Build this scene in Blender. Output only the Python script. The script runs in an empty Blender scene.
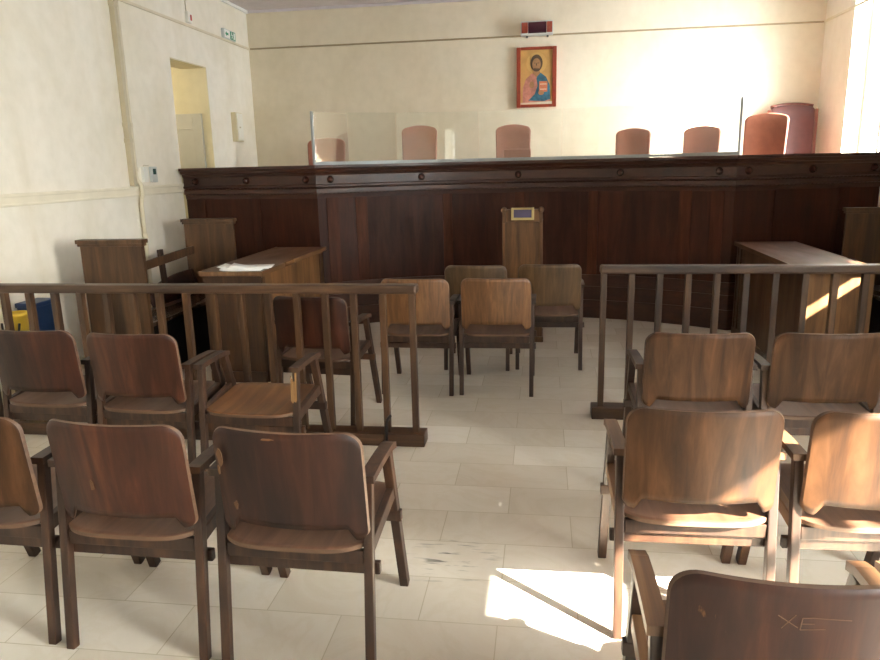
import bpy, bmesh, math, random
from mathutils import Vector, Matrix
random.seed(7)
S = bpy.context.scene
COL = S.collection
rad = math.radians

# ------------------------------------------------------------------ helpers
class MB:
    """collects shapes, then links them as one mesh object"""
    def __init__(s): s.bm = bmesh.new()
    def _merge(s, b, mi=0):
        if mi is not None:
            for f in b.faces: f.material_index = mi
        me = bpy.data.meshes.new('t'); b.to_mesh(me); b.free()
        s.bm.from_mesh(me); bpy.data.meshes.remove(me)
    def box(s, lo, hi, bev=0.0, mi=0, rot=None, taper=None):
        b = bmesh.new()
        c = [(lo[i] + hi[i]) / 2 for i in range(3)]; d = [abs(hi[i] - lo[i]) for i in range(3)]
        bmesh.ops.create_cube(b, size=1)
        for v in b.verts:
            v.co = Vector((v.co.x * d[0], v.co.y * d[1], v.co.z * d[2]))
        if bev > 0:
            bmesh.ops.bevel(b, geom=b.edges[:], offset=min(bev, min(d) * .45), segments=2, affect='EDGES', profile=.6)
        for v in b.verts:
            if rot is not None: v.co = rot @ v.co
            v.co += Vector(c)
        s._merge(b, mi); return s
    def bar(s, p, q, w, d, bev=.004, mi=0, side=(1, 0, 0)):
        """square bar from p to q, w along side, d across"""
        p, q = Vector(p), Vector(q); z = (q - p); L = z.length; z.normalize()
        x = Vector(side); x = (x - z * x.dot(z)).normalized(); y = z.cross(x)
        b = bmesh.new(); bmesh.ops.create_cube(b, size=1)
        for v in b.verts: v.co = Vector((v.co.x * w, v.co.y * d, v.co.z * L))
        if bev > 0: bmesh.ops.bevel(b, geom=b.edges[:], offset=bev, segments=2, affect='EDGES', profile=.6)
        m = Matrix((x, y, z)).transposed()
        for v in b.verts: v.co = m @ v.co + (p + q) / 2
        s._merge(b, mi); return s
    def tube(s, pts, r, n=10, mi=0, caps=True):
        b = bmesh.new(); pts = [Vector(p) for p in pts]; rings = []
        for i, p in enumerate(pts):
            t = (pts[min(i + 1, len(pts) - 1)] - pts[max(i - 1, 0)]).normalized()
            a = Vector((0, 0, 1)) if abs(t.z) < .9 else Vector((1, 0, 0))
            u = t.cross(a).normalized(); w = t.cross(u)
            rr = r[i] if isinstance(r, (list, tuple)) else r
            rings.append([b.verts.new(p + (u * math.cos(k * 2 * math.pi / n) + w * math.sin(k * 2 * math.pi / n)) * rr) for k in range(n)])
        for i in range(len(rings) - 1):
            for k in range(n):
                b.faces.new((rings[i][k], rings[i][(k + 1) % n], rings[i + 1][(k + 1) % n], rings[i + 1][k]))
        if caps:
            b.faces.new(rings[0][::-1]); b.faces.new(rings[-1])
        bmesh.ops.recalc_face_normals(b, faces=b.faces[:])
        for f in b.faces: f.smooth = len(f.verts) == 4
        s._merge(b, mi); return s
    def lathe(s, prof, org, axis='z', n=16, mi=0, smooth=True):
        b = bmesh.new(); rings = []
        for r, h in prof:
            ring = []
            for k in range(n):
                a = k * 2 * math.pi / n
                v = Vector((r * math.cos(a), r * math.sin(a), h))
                if axis == '-y': v = Vector((v.x, -v.z, v.y))
                if axis == 'x': v = Vector((v.z, v.x, v.y))
                ring.append(b.verts.new(v + Vector(org)))
            rings.append(ring)
        for i in range(len(rings) - 1):
            for k in range(n): b.faces.new((rings[i][k], rings[i][(k + 1) % n], rings[i + 1][(k + 1) % n], rings[i + 1][k]))
        b.faces.new(rings[0][::-1]); b.faces.new(rings[-1])
        bmesh.ops.recalc_face_normals(b, faces=b.faces[:])
        for f in b.faces: f.smooth = smooth and len(f.verts) == 4
        s._merge(b, mi); return s
    def prism(s, poly, a, b_, plane='xy', mi=0, bev=0):
        """polygon extruded from a to b_ along the missing axis"""
        b = bmesh.new()
        def P(u, v, w):
            return {'xy': (u, v, w), 'xz': (u, w, v), 'yz': (w, u, v)}[plane]
        lo = [b.verts.new(P(u, v, a)) for u, v in poly]; hi = [b.verts.new(P(u, v, b_)) for u, v in poly]
        n = len(poly)
        b.faces.new(lo); b.faces.new(hi)
        for i in range(n): b.faces.new((lo[i], lo[(i + 1) % n], hi[(i + 1) % n], hi[i]))
        bmesh.ops.recalc_face_normals(b, faces=b.faces[:])
        if bev: bmesh.ops.bevel(b, geom=b.edges[:], offset=bev, segments=2, affect='EDGES', profile=.6)
        s._merge(b, mi); return s
    def shell(s, P, nu, nv, th, mi=0, smooth=True, rim=None):
        """grid surface P(i,j)->(point, normal) thickened by th"""
        b = bmesh.new(); A = []; B = []
        for i in range(nu):
            A.append([]); B.append([])
            for j in range(nv):
                p, n = P(i / (nu - 1), j / (nv - 1))
                A[i].append(b.verts.new(Vector(p) + Vector(n) * th / 2)); B[i].append(b.verts.new(Vector(p) - Vector(n) * th / 2))
        sm = []; rm = []
        for i in range(nu - 1):
            for j in range(nv - 1):
                sm.append(b.faces.new((A[i][j], A[i + 1][j], A[i + 1][j + 1], A[i][j + 1])))
                sm.append(b.faces.new((B[i][j], B[i][j + 1], B[i + 1][j + 1], B[i + 1][j])))
        for i in range(nu - 1):
            for j in (0, nv - 1): rm.append(b.faces.new((A[i][j], A[i + 1][j], B[i + 1][j], B[i][j])))
        for j in range(nv - 1):
            for i in (0, nu - 1): rm.append(b.faces.new((A[i][j], A[i][j + 1], B[i][j + 1], B[i][j])))
        bmesh.ops.recalc_face_normals(b, faces=b.faces[:])
        for f in sm: f.smooth = smooth
        for f in b.faces: f.material_index = mi
        for f in rm: f.material_index = mi if rim is None else rim
        s._merge(b, None); return s
    def sweep(s, path, prof, mi=0):
        """profile (offset outwards, z) swept along a plan path; miter joints. path: list of (x,y), outward = right side"""
        b = bmesh.new(); rings = []
        P = [Vector((p[0], p[1])) for p in path]
        for i, p in enumerate(P):
            d0 = (P[i] - P[i - 1]).normalized() if i else (P[1] - P[0]).normalized()
            d1 = (P[i + 1] - P[i]).normalized() if i < len(P) - 1 else d0
            n0 = Vector((d0.y, -d0.x)); n1 = Vector((d1.y, -d1.x)); n = (n0 + n1).normalized(); k = 1 / max(.4, n.dot(n0))
            rings.append([b.verts.new((p.x + n.x * k * o, p.y + n.y * k * o, z)) for o, z in prof])
        m = len(prof)
        for i in range(len(rings) - 1):
            for k in range(m):
                b.faces.new((rings[i][k], rings[i][(k + 1) % m], rings[i + 1][(k + 1) % m], rings[i + 1][k]))
        b.faces.new(rings[0]); b.faces.new(rings[-1])
        bmesh.ops.recalc_face_normals(b, faces=b.faces[:])
        s._merge(b, mi); return s
    def mesh(s, name):
        me = bpy.data.meshes.new(name); s.bm.to_mesh(me); s.bm.free(); return me
    def build(s, name, mats, parent=None):
        me = s.mesh(name)
        for m in (mats if isinstance(mats, (list, tuple)) else [mats]): me.materials.append(m)
        o = bpy.data.objects.new(name, me); COL.objects.link(o)
        if parent is not None: o.parent = parent
        return o

def tag(o, label, cat, group=None):
    o['label'] = label; o['category'] = cat
    if group: o['group'] = group
    return o
def thing(name, label, cat, loc=(0, 0, 0), rz=0, group=None):
    o = bpy.data.objects.new(name, None); COL.objects.link(o)
    o.location = loc; o.rotation_euler = (0, 0, rz); o.empty_display_size = .1
    return tag(o, label, cat, group)
def struct(o):
    o['kind'] = 'structure'; return o

# ------------------------------------------------------------------ materials
def srgb(h):
    c = [int(h[i:i + 2], 16) / 255 for i in (0, 2, 4)]
    return tuple((x / 12.92 if x <= .04045 else ((x + .055) / 1.055) ** 2.4) for x in c) + (1,)
def newmat(name):
    m = bpy.data.materials.new(name); m.use_nodes = True
    nt = m.node_tree; return m, nt, nt.nodes['Principled BSDF']
def N(nt, t, **kw):
    n = nt.nodes.new(t)
    for k, v in kw.items(): setattr(n, k, v)
    return n
def ramp(nt, stops):
    r = N(nt, 'ShaderNodeValToRGB'); e = r.color_ramp.elements
    while len(e) < len(stops): e.new(.5)
    for i, (p, c) in enumerate(stops): e[i].position = p; e[i].color = c
    return r
def mixc(nt, mode='MIX', fac=None):
    m = N(nt, 'ShaderNodeMix', data_type='RGBA', blend_type=mode)
    if fac is not None: m.inputs[0].default_value = fac
    return m
def coords(nt, scale=(1, 1, 1), rnd=True):
    tc = N(nt, 'ShaderNodeTexCoord'); out = tc.outputs['Object']
    if rnd:
        oi = N(nt, 'ShaderNodeObjectInfo'); mu = N(nt, 'ShaderNodeMath', operation='MULTIPLY'); mu.inputs[1].default_value = 37.0
        nt.links.new(oi.outputs['Random'], mu.inputs[0])
        ad = N(nt, 'ShaderNodeVectorMath', operation='ADD')
        nt.links.new(out, ad.inputs[0]); nt.links.new(mu.outputs[0], ad.inputs[1]); out = ad.outputs[0]
    mp = N(nt, 'ShaderNodeMapping'); mp.inputs['Scale'].default_value = scale
    nt.links.new(out, mp.inputs['Vector']); return out, mp.outputs[0]

def wood(name, dark, mid, light, grain='z', rough=.38, spec=.5, chip=None, blotch=.55, fine=1.0):
    m, nt, b = newmat(name); L = nt.links.new
    sc = {'z': (22 * fine, 22 * fine, 1.6), 'y': (22 * fine, 1.6, 3), 'x': (1.6, 22 * fine, 22 * fine)}[grain]
    raw, v = coords(nt, sc)
    n1 = N(nt, 'ShaderNodeTexNoise'); n1.inputs['Scale'].default_value = 1; n1.inputs['Detail'].default_value = 7; n1.inputs['Roughness'].default_value = .62; n1.inputs['Distortion'].default_value = .6
    L(v, n1.inputs['Vector'])
    r = ramp(nt, [(.30, srgb(dark)), (.5, srgb(mid)), (.72, srgb(light))]); L(n1.outputs['Fac'], r.inputs[0])
    mp = N(nt, 'ShaderNodeMapping'); mp.inputs['Scale'].default_value = tuple(x ** .5 * .9 for x in sc); L(raw, mp.inputs[0])
    n2 = N(nt, 'ShaderNodeTexNoise'); n2.inputs['Scale'].default_value = 1.1; n2.inputs['Detail'].default_value = 4; L(mp.outputs[0], n2.inputs['Vector'])
    r2 = ramp(nt, [(.32, (1 - blotch, 1 - blotch, 1 - blotch, 1)), (.68, (1 + blotch * .35,) * 3 + (1,))]); L(n2.outputs['Fac'], r2.inputs[0])
    mx = mixc(nt, 'MULTIPLY', 1.0); L(r.outputs[0], mx.inputs[6]); L(r2.outputs[0], mx.inputs[7]); col = mx.outputs[2]
    if chip:
        mc = N(nt, 'ShaderNodeMapping'); mc.inputs['Scale'].default_value = (15, 15, 6); L(raw, mc.inputs[0])
        n3 = N(nt, 'ShaderNodeTexNoise'); n3.inputs['Scale'].default_value = 1; n3.inputs['Detail'].default_value = 5; n3.inputs['Roughness'].default_value = .6; L(mc.outputs[0], n3.inputs['Vector'])
        r3 = ramp(nt, [(chip[0], (0, 0, 0, 1)), (chip[0] + .03, (.75, .75, .75, 1))]); L(n3.outputs['Fac'], r3.inputs[0])
        m3 = mixc(nt); L(r3.outputs[0], m3.inputs[0]); L(col, m3.inputs[6]); m3.inputs[7].default_value = srgb(chip[1]); col = m3.outputs[2]
    L(col, b.inputs['Base Color'])
    rr = ramp(nt, [(.3, (rough + .12,) * 3 + (1,)), (.7, (max(.05, rough - .08),) * 3 + (1,))]); L(n2.outputs['Fac'], rr.inputs[0]); L(rr.outputs[0], b.inputs['Roughness'])
    b.inputs['Specular IOR Level'].default_value = spec
    bp = N(nt, 'ShaderNodeBump'); bp.inputs['Strength'].default_value = .08; bp.inputs['Distance'].default_value = .004; L(n1.outputs['Fac'], bp.inputs['Height']); L(bp.outputs[0], b.inputs['Normal'])
    return m
def plain(name, col, rough=.5, spec=.5, metal=0, var=.12, scale=6):
    m, nt, b = newmat(name); L = nt.links.new
    raw, v = coords(nt, (scale,) * 3)
    n = N(nt, 'ShaderNodeTexNoise'); n.inputs['Scale'].default_value = 1; n.inputs['Detail'].default_value = 5; L(v, n.inputs['Vector'])
    c = srgb(col); r = ramp(nt, [(.3, tuple(x * (1 - var) for x in c[:3]) + (1,)), (.7, tuple(min(1, x * (1 + var)) for x in c[:3]) + (1,))])
    L(n.outputs['Fac'], r.inputs[0]); L(r.outputs[0], b.inputs['Base Color'])
    b.inputs['Roughness'].default_value = rough; b.inputs['Specular IOR Level'].default_value = spec; b.inputs['Metallic'].default_value = metal
    return m
def plaster(name, col, stain, amount=.35, scale=1.3):
    m, nt, b = newmat(name); L = nt.links.new
    raw, v = coords(nt, (scale, scale, scale * .55), rnd=False)
    n = N(nt, 'ShaderNodeTexNoise'); n.inputs['Scale'].default_value = 1; n.inputs['Detail'].default_value = 8; n.inputs['Roughness'].default_value = .6; n.inputs['Distortion'].default_value = .5; L(v, n.inputs['Vector'])
    r = ramp(nt, [(.30, srgb(stain)), (.30 + amount, srgb(col))]); L(n.outputs['Fac'], r.inputs[0])
    n2 = N(nt, 'ShaderNodeTexNoise'); n2.inputs['Scale'].default_value = 9; n2.inputs['Detail'].default_value = 6; L(raw, n2.inputs['Vector'])
    r2 = ramp(nt, [(.3, (.95, .95, .94, 1)), (.6, (1, 1, 1, 1))]); L(n2.outputs['Fac'], r2.inputs[0])
    mx = mixc(nt, 'MULTIPLY', 1.0); L(r.outputs[0], mx.inputs[6]); L(r2.outputs[0], mx.inputs[7]); L(mx.outputs[2], b.inputs['Base Color'])
    b.inputs['Roughness'].default_value = .75; b.inputs['Specular IOR Level'].default_value = .25
    bp = N(nt, 'ShaderNodeBump'); bp.inputs['Strength'].default_value = .12; bp.inputs['Distance'].default_value = .01; L(n2.outputs['Fac'], bp.inputs['Height']); L(bp.outputs[0], b.inputs['Normal'])
    return m
def marble():
    m, nt, b = newmat('floor_marble'); L = nt.links.new
    tc = N(nt, 'ShaderNodeTexCoord'); mp = N(nt, 'ShaderNodeMapping'); mp.inputs['Location'].default_value = (.145, -.0, 0); L(tc.outputs['Object'], mp.inputs[0])
    br = N(nt, 'ShaderNodeTexBrick'); br.offset = .5; br.inputs['Scale'].default_value = 1; br.inputs['Brick Width'].default_value = .57; br.inputs['Row Height'].default_value = .28
    br.inputs['Mortar Size'].default_value = .0022; br.inputs['Mortar Smooth'].default_value = .2; br.inputs['Bias'].default_value = 0
    br.inputs['Color1'].default_value = (.2, .2, .2, 1); br.inputs['Color2'].default_value = (.8, .8, .8, 1); br.inputs['Mortar'].default_value = (.5, .5, .5, 1)
    L(mp.outputs[0], br.inputs['Vector'])
    rt = ramp(nt, [(.2, srgb('DAD2C2')), (.5, srgb('E0D9CA')), (.8, srgb('E8E2D5'))]); L(br.outputs['Color'], rt.inputs[0])
    # veins
    n = N(nt, 'ShaderNodeTexNoise'); n.inputs['Scale'].default_value = 1.7; n.inputs['Detail'].default_value = 9; n.inputs['Roughness'].default_value = .6; n.inputs['Distortion'].default_value = 1.6
    va = N(nt, 'ShaderNodeVectorMath', operation='ADD'); L(tc.outputs['Object'], va.inputs[0]); L(br.outputs['Color'], va.inputs[1]); L(va.outputs[0], n.inputs['Vector'])
    rv = ramp(nt, [(.28, (.93, .90, .85, 1)), (.45, (1, 1, 1, 1)), (.5, (.95, .935, .90, 1)), (.55, (1, 1, 1, 1)), (.78, (.95, .93, .89, 1))]); L(n.outputs['Fac'], rv.inputs[0])
    mx = mixc(nt, 'MULTIPLY', .8); L(rt.outputs[0], mx.inputs[6]); L(rv.outputs[0], mx.inputs[7])
    # joints
    mj = mixc(nt); L(br.outputs['Fac'], mj.inputs[0]); L(mx.outputs[2], mj.inputs[6]); mj.inputs[7].default_value = srgb('C4BAA2')
    # black scuff marks worn into a few slabs
    ms = N(nt, 'ShaderNodeMapping'); ms.inputs['Scale'].default_value = (3.2, 9, 1); ms.inputs['Rotation'].default_value = (0, 0, .25); L(tc.outputs['Object'], ms.inputs[0])
    ns = N(nt, 'ShaderNodeTexNoise'); ns.inputs['Scale'].default_value = 1; ns.inputs['Detail'].default_value = 7; ns.inputs['Roughness'].default_value = .75; L(ms.outputs[0], ns.inputs['Vector'])
    rs = ramp(nt, [(.665, (0, 0, 0, 1)), (.73, (.6, .6, .6, 1))]); L(ns.outputs['Fac'], rs.inputs[0])
    m4 = mixc(nt); L(rs.outputs[0], m4.inputs[0]); L(mj.outputs[2], m4.inputs[6]); m4.inputs[7].default_value = srgb('6A6458')
    # one patch of black heel scuffs beside the aisle
    ds = N(nt, 'ShaderNodeVectorMath', operation='DISTANCE'); ds.inputs[1].default_value = (-.36, 2.66, 0); L(tc.outputs['Object'], ds.inputs[0])
    rd = ramp(nt, [(.05, (1, 1, 1, 1)), (.24, (0, 0, 0, 1))]); L(ds.outputs['Value'], rd.inputs[0])
    mq = N(nt, 'ShaderNodeMapping'); mq.inputs['Scale'].default_value = (7, 34, 1); mq.inputs['Rotation'].default_value = (0, 0, .35); L(tc.outputs['Object'], mq.inputs[0])
    nq = N(nt, 'ShaderNodeTexNoise'); nq.inputs['Scale'].default_value = 1; nq.inputs['Detail'].default_value = 6; L(mq.outputs[0], nq.inputs['Vector'])
    rq = ramp(nt, [(.56, (0, 0, 0, 1)), (.66, (.8, .8, .8, 1))]); L(nq.outputs['Fac'], rq.inputs[0])
    mm = mixc(nt, 'MULTIPLY', 1.0); L(rd.outputs[0], mm.inputs[6]); L(rq.outputs[0], mm.inputs[7])
    m5 = mixc(nt); L(mm.outputs[2], m5.inputs[0]); L(m4.outputs[2], m5.inputs[6]); m5.inputs[7].default_value = srgb('555850')
    L(m5.outputs[2], b.inputs['Base Color'])
    rr = ramp(nt, [(.3, (.17,) * 3 + (1,)), (.7, (.27,) * 3 + (1,))]); L(n.outputs['Fac'], rr.inputs[0]); L(rr.outputs[0], b.inputs['Roughness'])
    b.inputs['Specular IOR Level'].default_value = .5
    return m
def glassy(name, tint=(1, 1, 1, 1), ior=1.45, boost=1.0, rough=.02):
    m, nt, b = newmat(name); L = nt.links.new
    tr = N(nt, 'ShaderNodeBsdfTransparent'); tr.inputs[0].default_value = tint
    gl = N(nt, 'ShaderNodeBsdfGlossy'); gl.inputs['Roughness'].default_value = rough
    lw = N(nt, 'ShaderNodeLayerWeight')       # Schlick reflectance of a thin sheet, the same from both sides
    pw = N(nt, 'ShaderNodeMath', operation='POWER'); pw.inputs[1].default_value = 5; L(lw.outputs['Facing'], pw.inputs[0])
    f0 = ((ior - 1) / (ior + 1)) ** 2
    mu = N(nt, 'ShaderNodeMath', operation='MULTIPLY_ADD'); mu.inputs[1].default_value = (1 - f0) * boost; mu.inputs[2].default_value = f0 * boost; mu.use_clamp = True; L(pw.outputs[0], mu.inputs[0])
    mx = N(nt, 'ShaderNodeMixShader'); L(mu.outputs[0], mx.inputs[0]); L(tr.outputs[0], mx.inputs[1]); L(gl.outputs[0], mx.inputs[2])
    L(mx.outputs[0], nt.nodes['Material Output'].inputs[0]); return m

M = {}
M['back_red'] = wood('back_red', '291208', '3E1E10', '532E1B', 'z', .44, .35, chip=(.73, '6E4C30'), blotch=.7)
M['back_dark'] = wood('back_dark', '240E08', '35180D', '4A2817', 'z', .44, .35, chip=(.73, '6E4C30'), blotch=.7)
M['back_brown'] = wood('back_brown', '24150B', '3D2614', '553822', 'z', .52, .22, blotch=.5, fine=.7)
M['back_light'] = wood('back_light', '53361E', '6D4A2C', '855F3B', 'z', .4, blotch=.35, fine=1.6)
M['back_olive'] = wood('back_olive', '42311F', '59432B', '6E5538', 'z', .42, blotch=.35)
M['ply_edge'] = wood('ply_edge', '453122', '5A4230', '705540', 'x', .5, blotch=.4)
M['seat_ply'] = wood('seat_ply', '4A3122', '583C2B', '664836', 'y', .46, blotch=.15)
M['seat_worn'] = wood('seat_worn', '52361F', '664428', '7A5432', 'y', .46, blotch=.15)
M['frame_dark'] = wood('frame_dark', '22140C', '372215', '4E3422', 'z', .45, blotch=.5)
M['frame_light'] = wood('frame_light', '462F1E', '62442B', '7B5B3E', 'y', .45, blotch=.4)
M['splinter'] = wood('splinter', '684929', '8A683F', '9F8054', 'z', .8, blotch=.3)
M['rail_wood'] = wood('rail_wood', '2D1D11', '452E1E', '624832', 'x', .4, blotch=.5)
M['post_wood'] = wood('post_wood', '2C1B0F', '432C18', '64472C', 'z', .42, blotch=.55)
M['mahogany'] = wood('mahogany', '29130B', '3A1C10', '4A2617', 'z', .45, .2, blotch=.4, fine=.6)
M['mahogany_trim'] = wood('mahogany_trim', '2E170E', '3C1F13', '4C2A1B', 'x', .36, .45, blotch=.3)
M['mahogany_strip'] = wood('mahogany_strip', '361A0E', '482617', '5A3220', 'z', .5, .16, blotch=.3, fine=.8)
M['knob_wood'] = plain('knob_wood', '3A1C12', .22)
M['desk_top'] = wood('desk_top', '4A2E1C', '533420', '5F3E28', 'y', .42, blotch=.1)
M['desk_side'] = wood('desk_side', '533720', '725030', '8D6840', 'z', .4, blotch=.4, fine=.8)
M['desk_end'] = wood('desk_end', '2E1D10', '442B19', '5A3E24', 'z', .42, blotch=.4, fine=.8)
M['desk_edge'] = wood('desk_edge', '503722', '6E4F34', '8C6B4A', 'y', .35, blotch=.3)
M['pew_wood'] = wood('pew_wood', '372315', '4D3520', '65472E', 'z', .42, blotch=.45, fine=.8)
M['pew_seat'] = wood('pew_seat', '281A11', '402B1C', '533C2B', 'y', .25, blotch=.4)
M['under_seat_shade'] = plain('under_seat_shade', '0B0A0C', .7, .2)
M['leather'] = plain('leather', 'A2664F', .45, .45, var=.10, scale=14)
M['leather_dark'] = plain('leather_dark', '562A28', .4, .5, var=.10, scale=14)
M['chair_edge'] = wood('chair_edge', '56281A', '6F3628', '854635', 'z', .35, blotch=.3)
M['wall'] = plaster('wall_plaster', 'F3EDDF', 'E8E0CC', .3)
M['wall_back'] = plaster('wall_back_plaster', 'E6DCC6', 'DCD0B6', .3)
M['ceiling'] = plaster('ceiling_plaster', 'D9D2D6', 'CDC6C8', .3)
M['yellow'] = plaster('passage_plaster', 'DCD2B0', 'D2C6A0', .3)
M['trim'] = plain('painted_trim', 'EAE2CC', .45, .4, var=.05)
M['rail_paint'] = plain('picture_rail_paint', 'DDD2B8', .6, .3, var=.05)
M['rail_groove'] = plain('dusty_rail_paint', 'A89878', .7, .2, var=.15)
M['pipe'] = plain('pipe_paint', 'D8CEB4', .45, .4, var=.06)
M['trunking'] = plain('trunking_paint', 'C2B79C', .5, .3, var=.06)
M['door'] = plain('door_paint', 'B9B5A6', .5, .4, var=.04)
M['white_plastic'] = plain('white_plastic', 'EDEBE0', .35, .5, var=.03)
M['grey_plastic'] = plain('grey_plastic', 'C9CDC8', .35, .5, var=.03)
M['beige_plastic'] = plain('beige_plastic', 'D8CCAA', .45, .4, var=.03)
M['lcd'] = plain('lcd', '2E4A44', .2, .5, var=.1)
M['red'] = plain('red_plastic', 'B32A24', .4)
M['green'] = plain('green_sign', '1E8E62', .4, var=.04)
M['white_paint'] = plain('white_paint', 'F2F2EC', .5, var=.02)
M['dark_display'] = plain('dark_display', '3A0F1C', .15, .6, var=.1)
M['orange_panel'] = plain('orange_panel', '8A3E2A', .4, var=.25, scale=40)
M['paper'] = plain('paper', 'F4F4F2', .7, .2, var=.02)
M['blue'] = plain('blue_plastic', '1B3152', .45, .4, var=.12)
M['yellow_pl'] = plain('yellow_plastic', 'D9B741', .45, .4, var=.12)
M['black'] = plain('black_rubber', '121212', .6)
M['gold'] = plain('gilt', 'BBA670', .4, .5, .2, var=.15)
M['purple'] = plain('purple_cloth', '4C4462', .6, var=.15)
M['brass_wood'] = wood('lectern_wood', '472E17', '664525', '805A34', 'z', .4, blotch=.35, fine=.8)
M['iron'] = plain('iron', '2A2624', .45, .5, .6)
M['icon_frame'] = plain('icon_frame', '86341C', .45, .4, var=.15, scale=20)
M['icon_bg'] = plain('icon_bg', 'B89052', .5, var=.1, scale=12)
M['icon_halo'] = plain('icon_halo', 'C09A5A', .45, var=.06)
M['icon_skin'] = plain('icon_skin', '98704A', .6, var=.12, scale=30)
M['icon_hair'] = plain('icon_hair', '4A3826', .6, var=.2, scale=40)
M['icon_red'] = plain('icon_red', 'AE7464', .6, var=.25, scale=25)
M['icon_blue'] = plain('icon_blue', '2A5C70', .6, var=.35, scale=25)
M['icon_book'] = plain('icon_book', 'B8704E', .6, var=.2, scale=40)
M['icon_white'] = plain('icon_white', 'CCC0A8', .6, var=.05)
M['acrylic'] = glassy('acrylic', (.97, .98, .97, 1), 1.5, 1.7)
M['acrylic_side'] = glassy('acrylic_side', (.95, .96, .95, 1), 1.6, 4.0, .04)
M['acrylic_edge'] = plain('acrylic_edge', 'A4AAAA', .3, .5, var=.03)
M['pane'] = glassy('window_glass', (.96, .97, .97, 1), 1.45, 1.0)
M['window_paint'] = plain('window_paint', 'E8E4D8', .5, var=.03)
M['chip'] = wood('chip', '54381F', '66462A', '7A5636', 'z', .6, blotch=.3)
M['scratch'] = plain('scratch', '59402F', .6, var=.1)
M['floor'] = marble()
def sheer():
    m, nt, b = newmat('blind_fabric'); L = nt.links.new
    raw, v = coords(nt, (40, 40, 300))
    n = N(nt, 'ShaderNodeTexNoise'); n.inputs['Scale'].default_value = 1; L(v, n.inputs['Vector'])
    r = ramp(nt, [(.3, srgb('DDD8CC')), (.7, srgb('F0ECE2'))]); L(n.outputs['Fac'], r.inputs[0])
    d = N(nt, 'ShaderNodeBsdfDiffuse'); t = N(nt, 'ShaderNodeBsdfTranslucent'); x = N(nt, 'ShaderNodeMixShader'); x.inputs[0].default_value = .45
    L(r.outputs[0], d.inputs[0]); L(r.outputs[0], t.inputs[0]); L(d.outputs[0], x.inputs[1]); L(t.outputs[0], x.inputs[2]); L(x.outputs[0], nt.nodes['Material Output'].inputs[0]); return m
M['blind'] = sheer()

# ------------------------------------------------------------------ room
XL, XR, YF, YB, ZC = -3.8, 3.24, -3.0, 9.45, 3.58
struct(MB().box((XL - 1.6, YF - .3, -.12), (XR + .3, YB + .3, 0)).build('floor', M['floor']))
struct(MB().box((XL - 1.6, YF - .3, ZC), (XR + .3, YB + .3, ZC + .12)).build('ceiling', M['ceiling']))
struct(MB().box((XL - 1.6, YB, 0), (XR + .3, YB + .3, ZC)).build('wall_back', M['wall_back']))
struct(MB().box((XL - 1.6, YF - .3, 0), (XR + .3, YF, ZC)).build('wall_front', M['wall']))
DY0, DY1, DZ = 7.32, 8.145, 2.74
w = MB(); T = .3
w.box((XL - T, YF, 0), (XL, DY0, ZC)); w.box((XL - T, DY1, 0), (XL, YB, ZC)); w.box((XL - T, DY0, DZ), (XL, DY1, ZC)); w.box((XL - T, DY0, 0), (XL, DY1, .85))
struct(w.build('wall_left', M['wall']))
# passage behind the opening in the left wall
w = MB()
w.box((XL - 1.6, DY1, .85), (XL - T, DY1 + .2, ZC)); w.box((XL - 1.6, DY0 - .7, .85), (XL - T, DY0 - .5, ZC)); w.box((XL - 1.75, DY0 - .7, .85), (XL - 1.6, DY1 + .2, ZC))
w.box((XL - 1.6, DY0 - .7, DZ + .1), (XL - T, DY1, DZ + .2)); w.box((XL - 1.6, DY0 - .7, .75), (XL - T, DY1 + .2, .85))
w.box((XL - T - .001, DY1 - .012, .85), (XL - .002, DY1 + .002, DZ)); w.box((XL - T, DY0, DZ - .012), (XL - .002, DY1, DZ + .002))
struct(w.build('wall_passage', M['yellow']))
d = MB()
d.box((-4.62, DY1 - .04, .85), (-3.895, DY1 - .013, 2.235), .004); d = d.build('door_1', M['door']); struct(d)
f = MB()
for a, b_, c, e in ((-4.62, -4.5, .85, 2.235), (-4.0, -3.895, .85, 2.235), (-4.498, -4.002, 2.06, 2.235), (-4.498, -4.002, 1.5, 1.6)): f.box((a, DY1 - .055, c), (b_, DY1 - .04, e), .004)
f.build('door_panel', M['door'], d)

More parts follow.
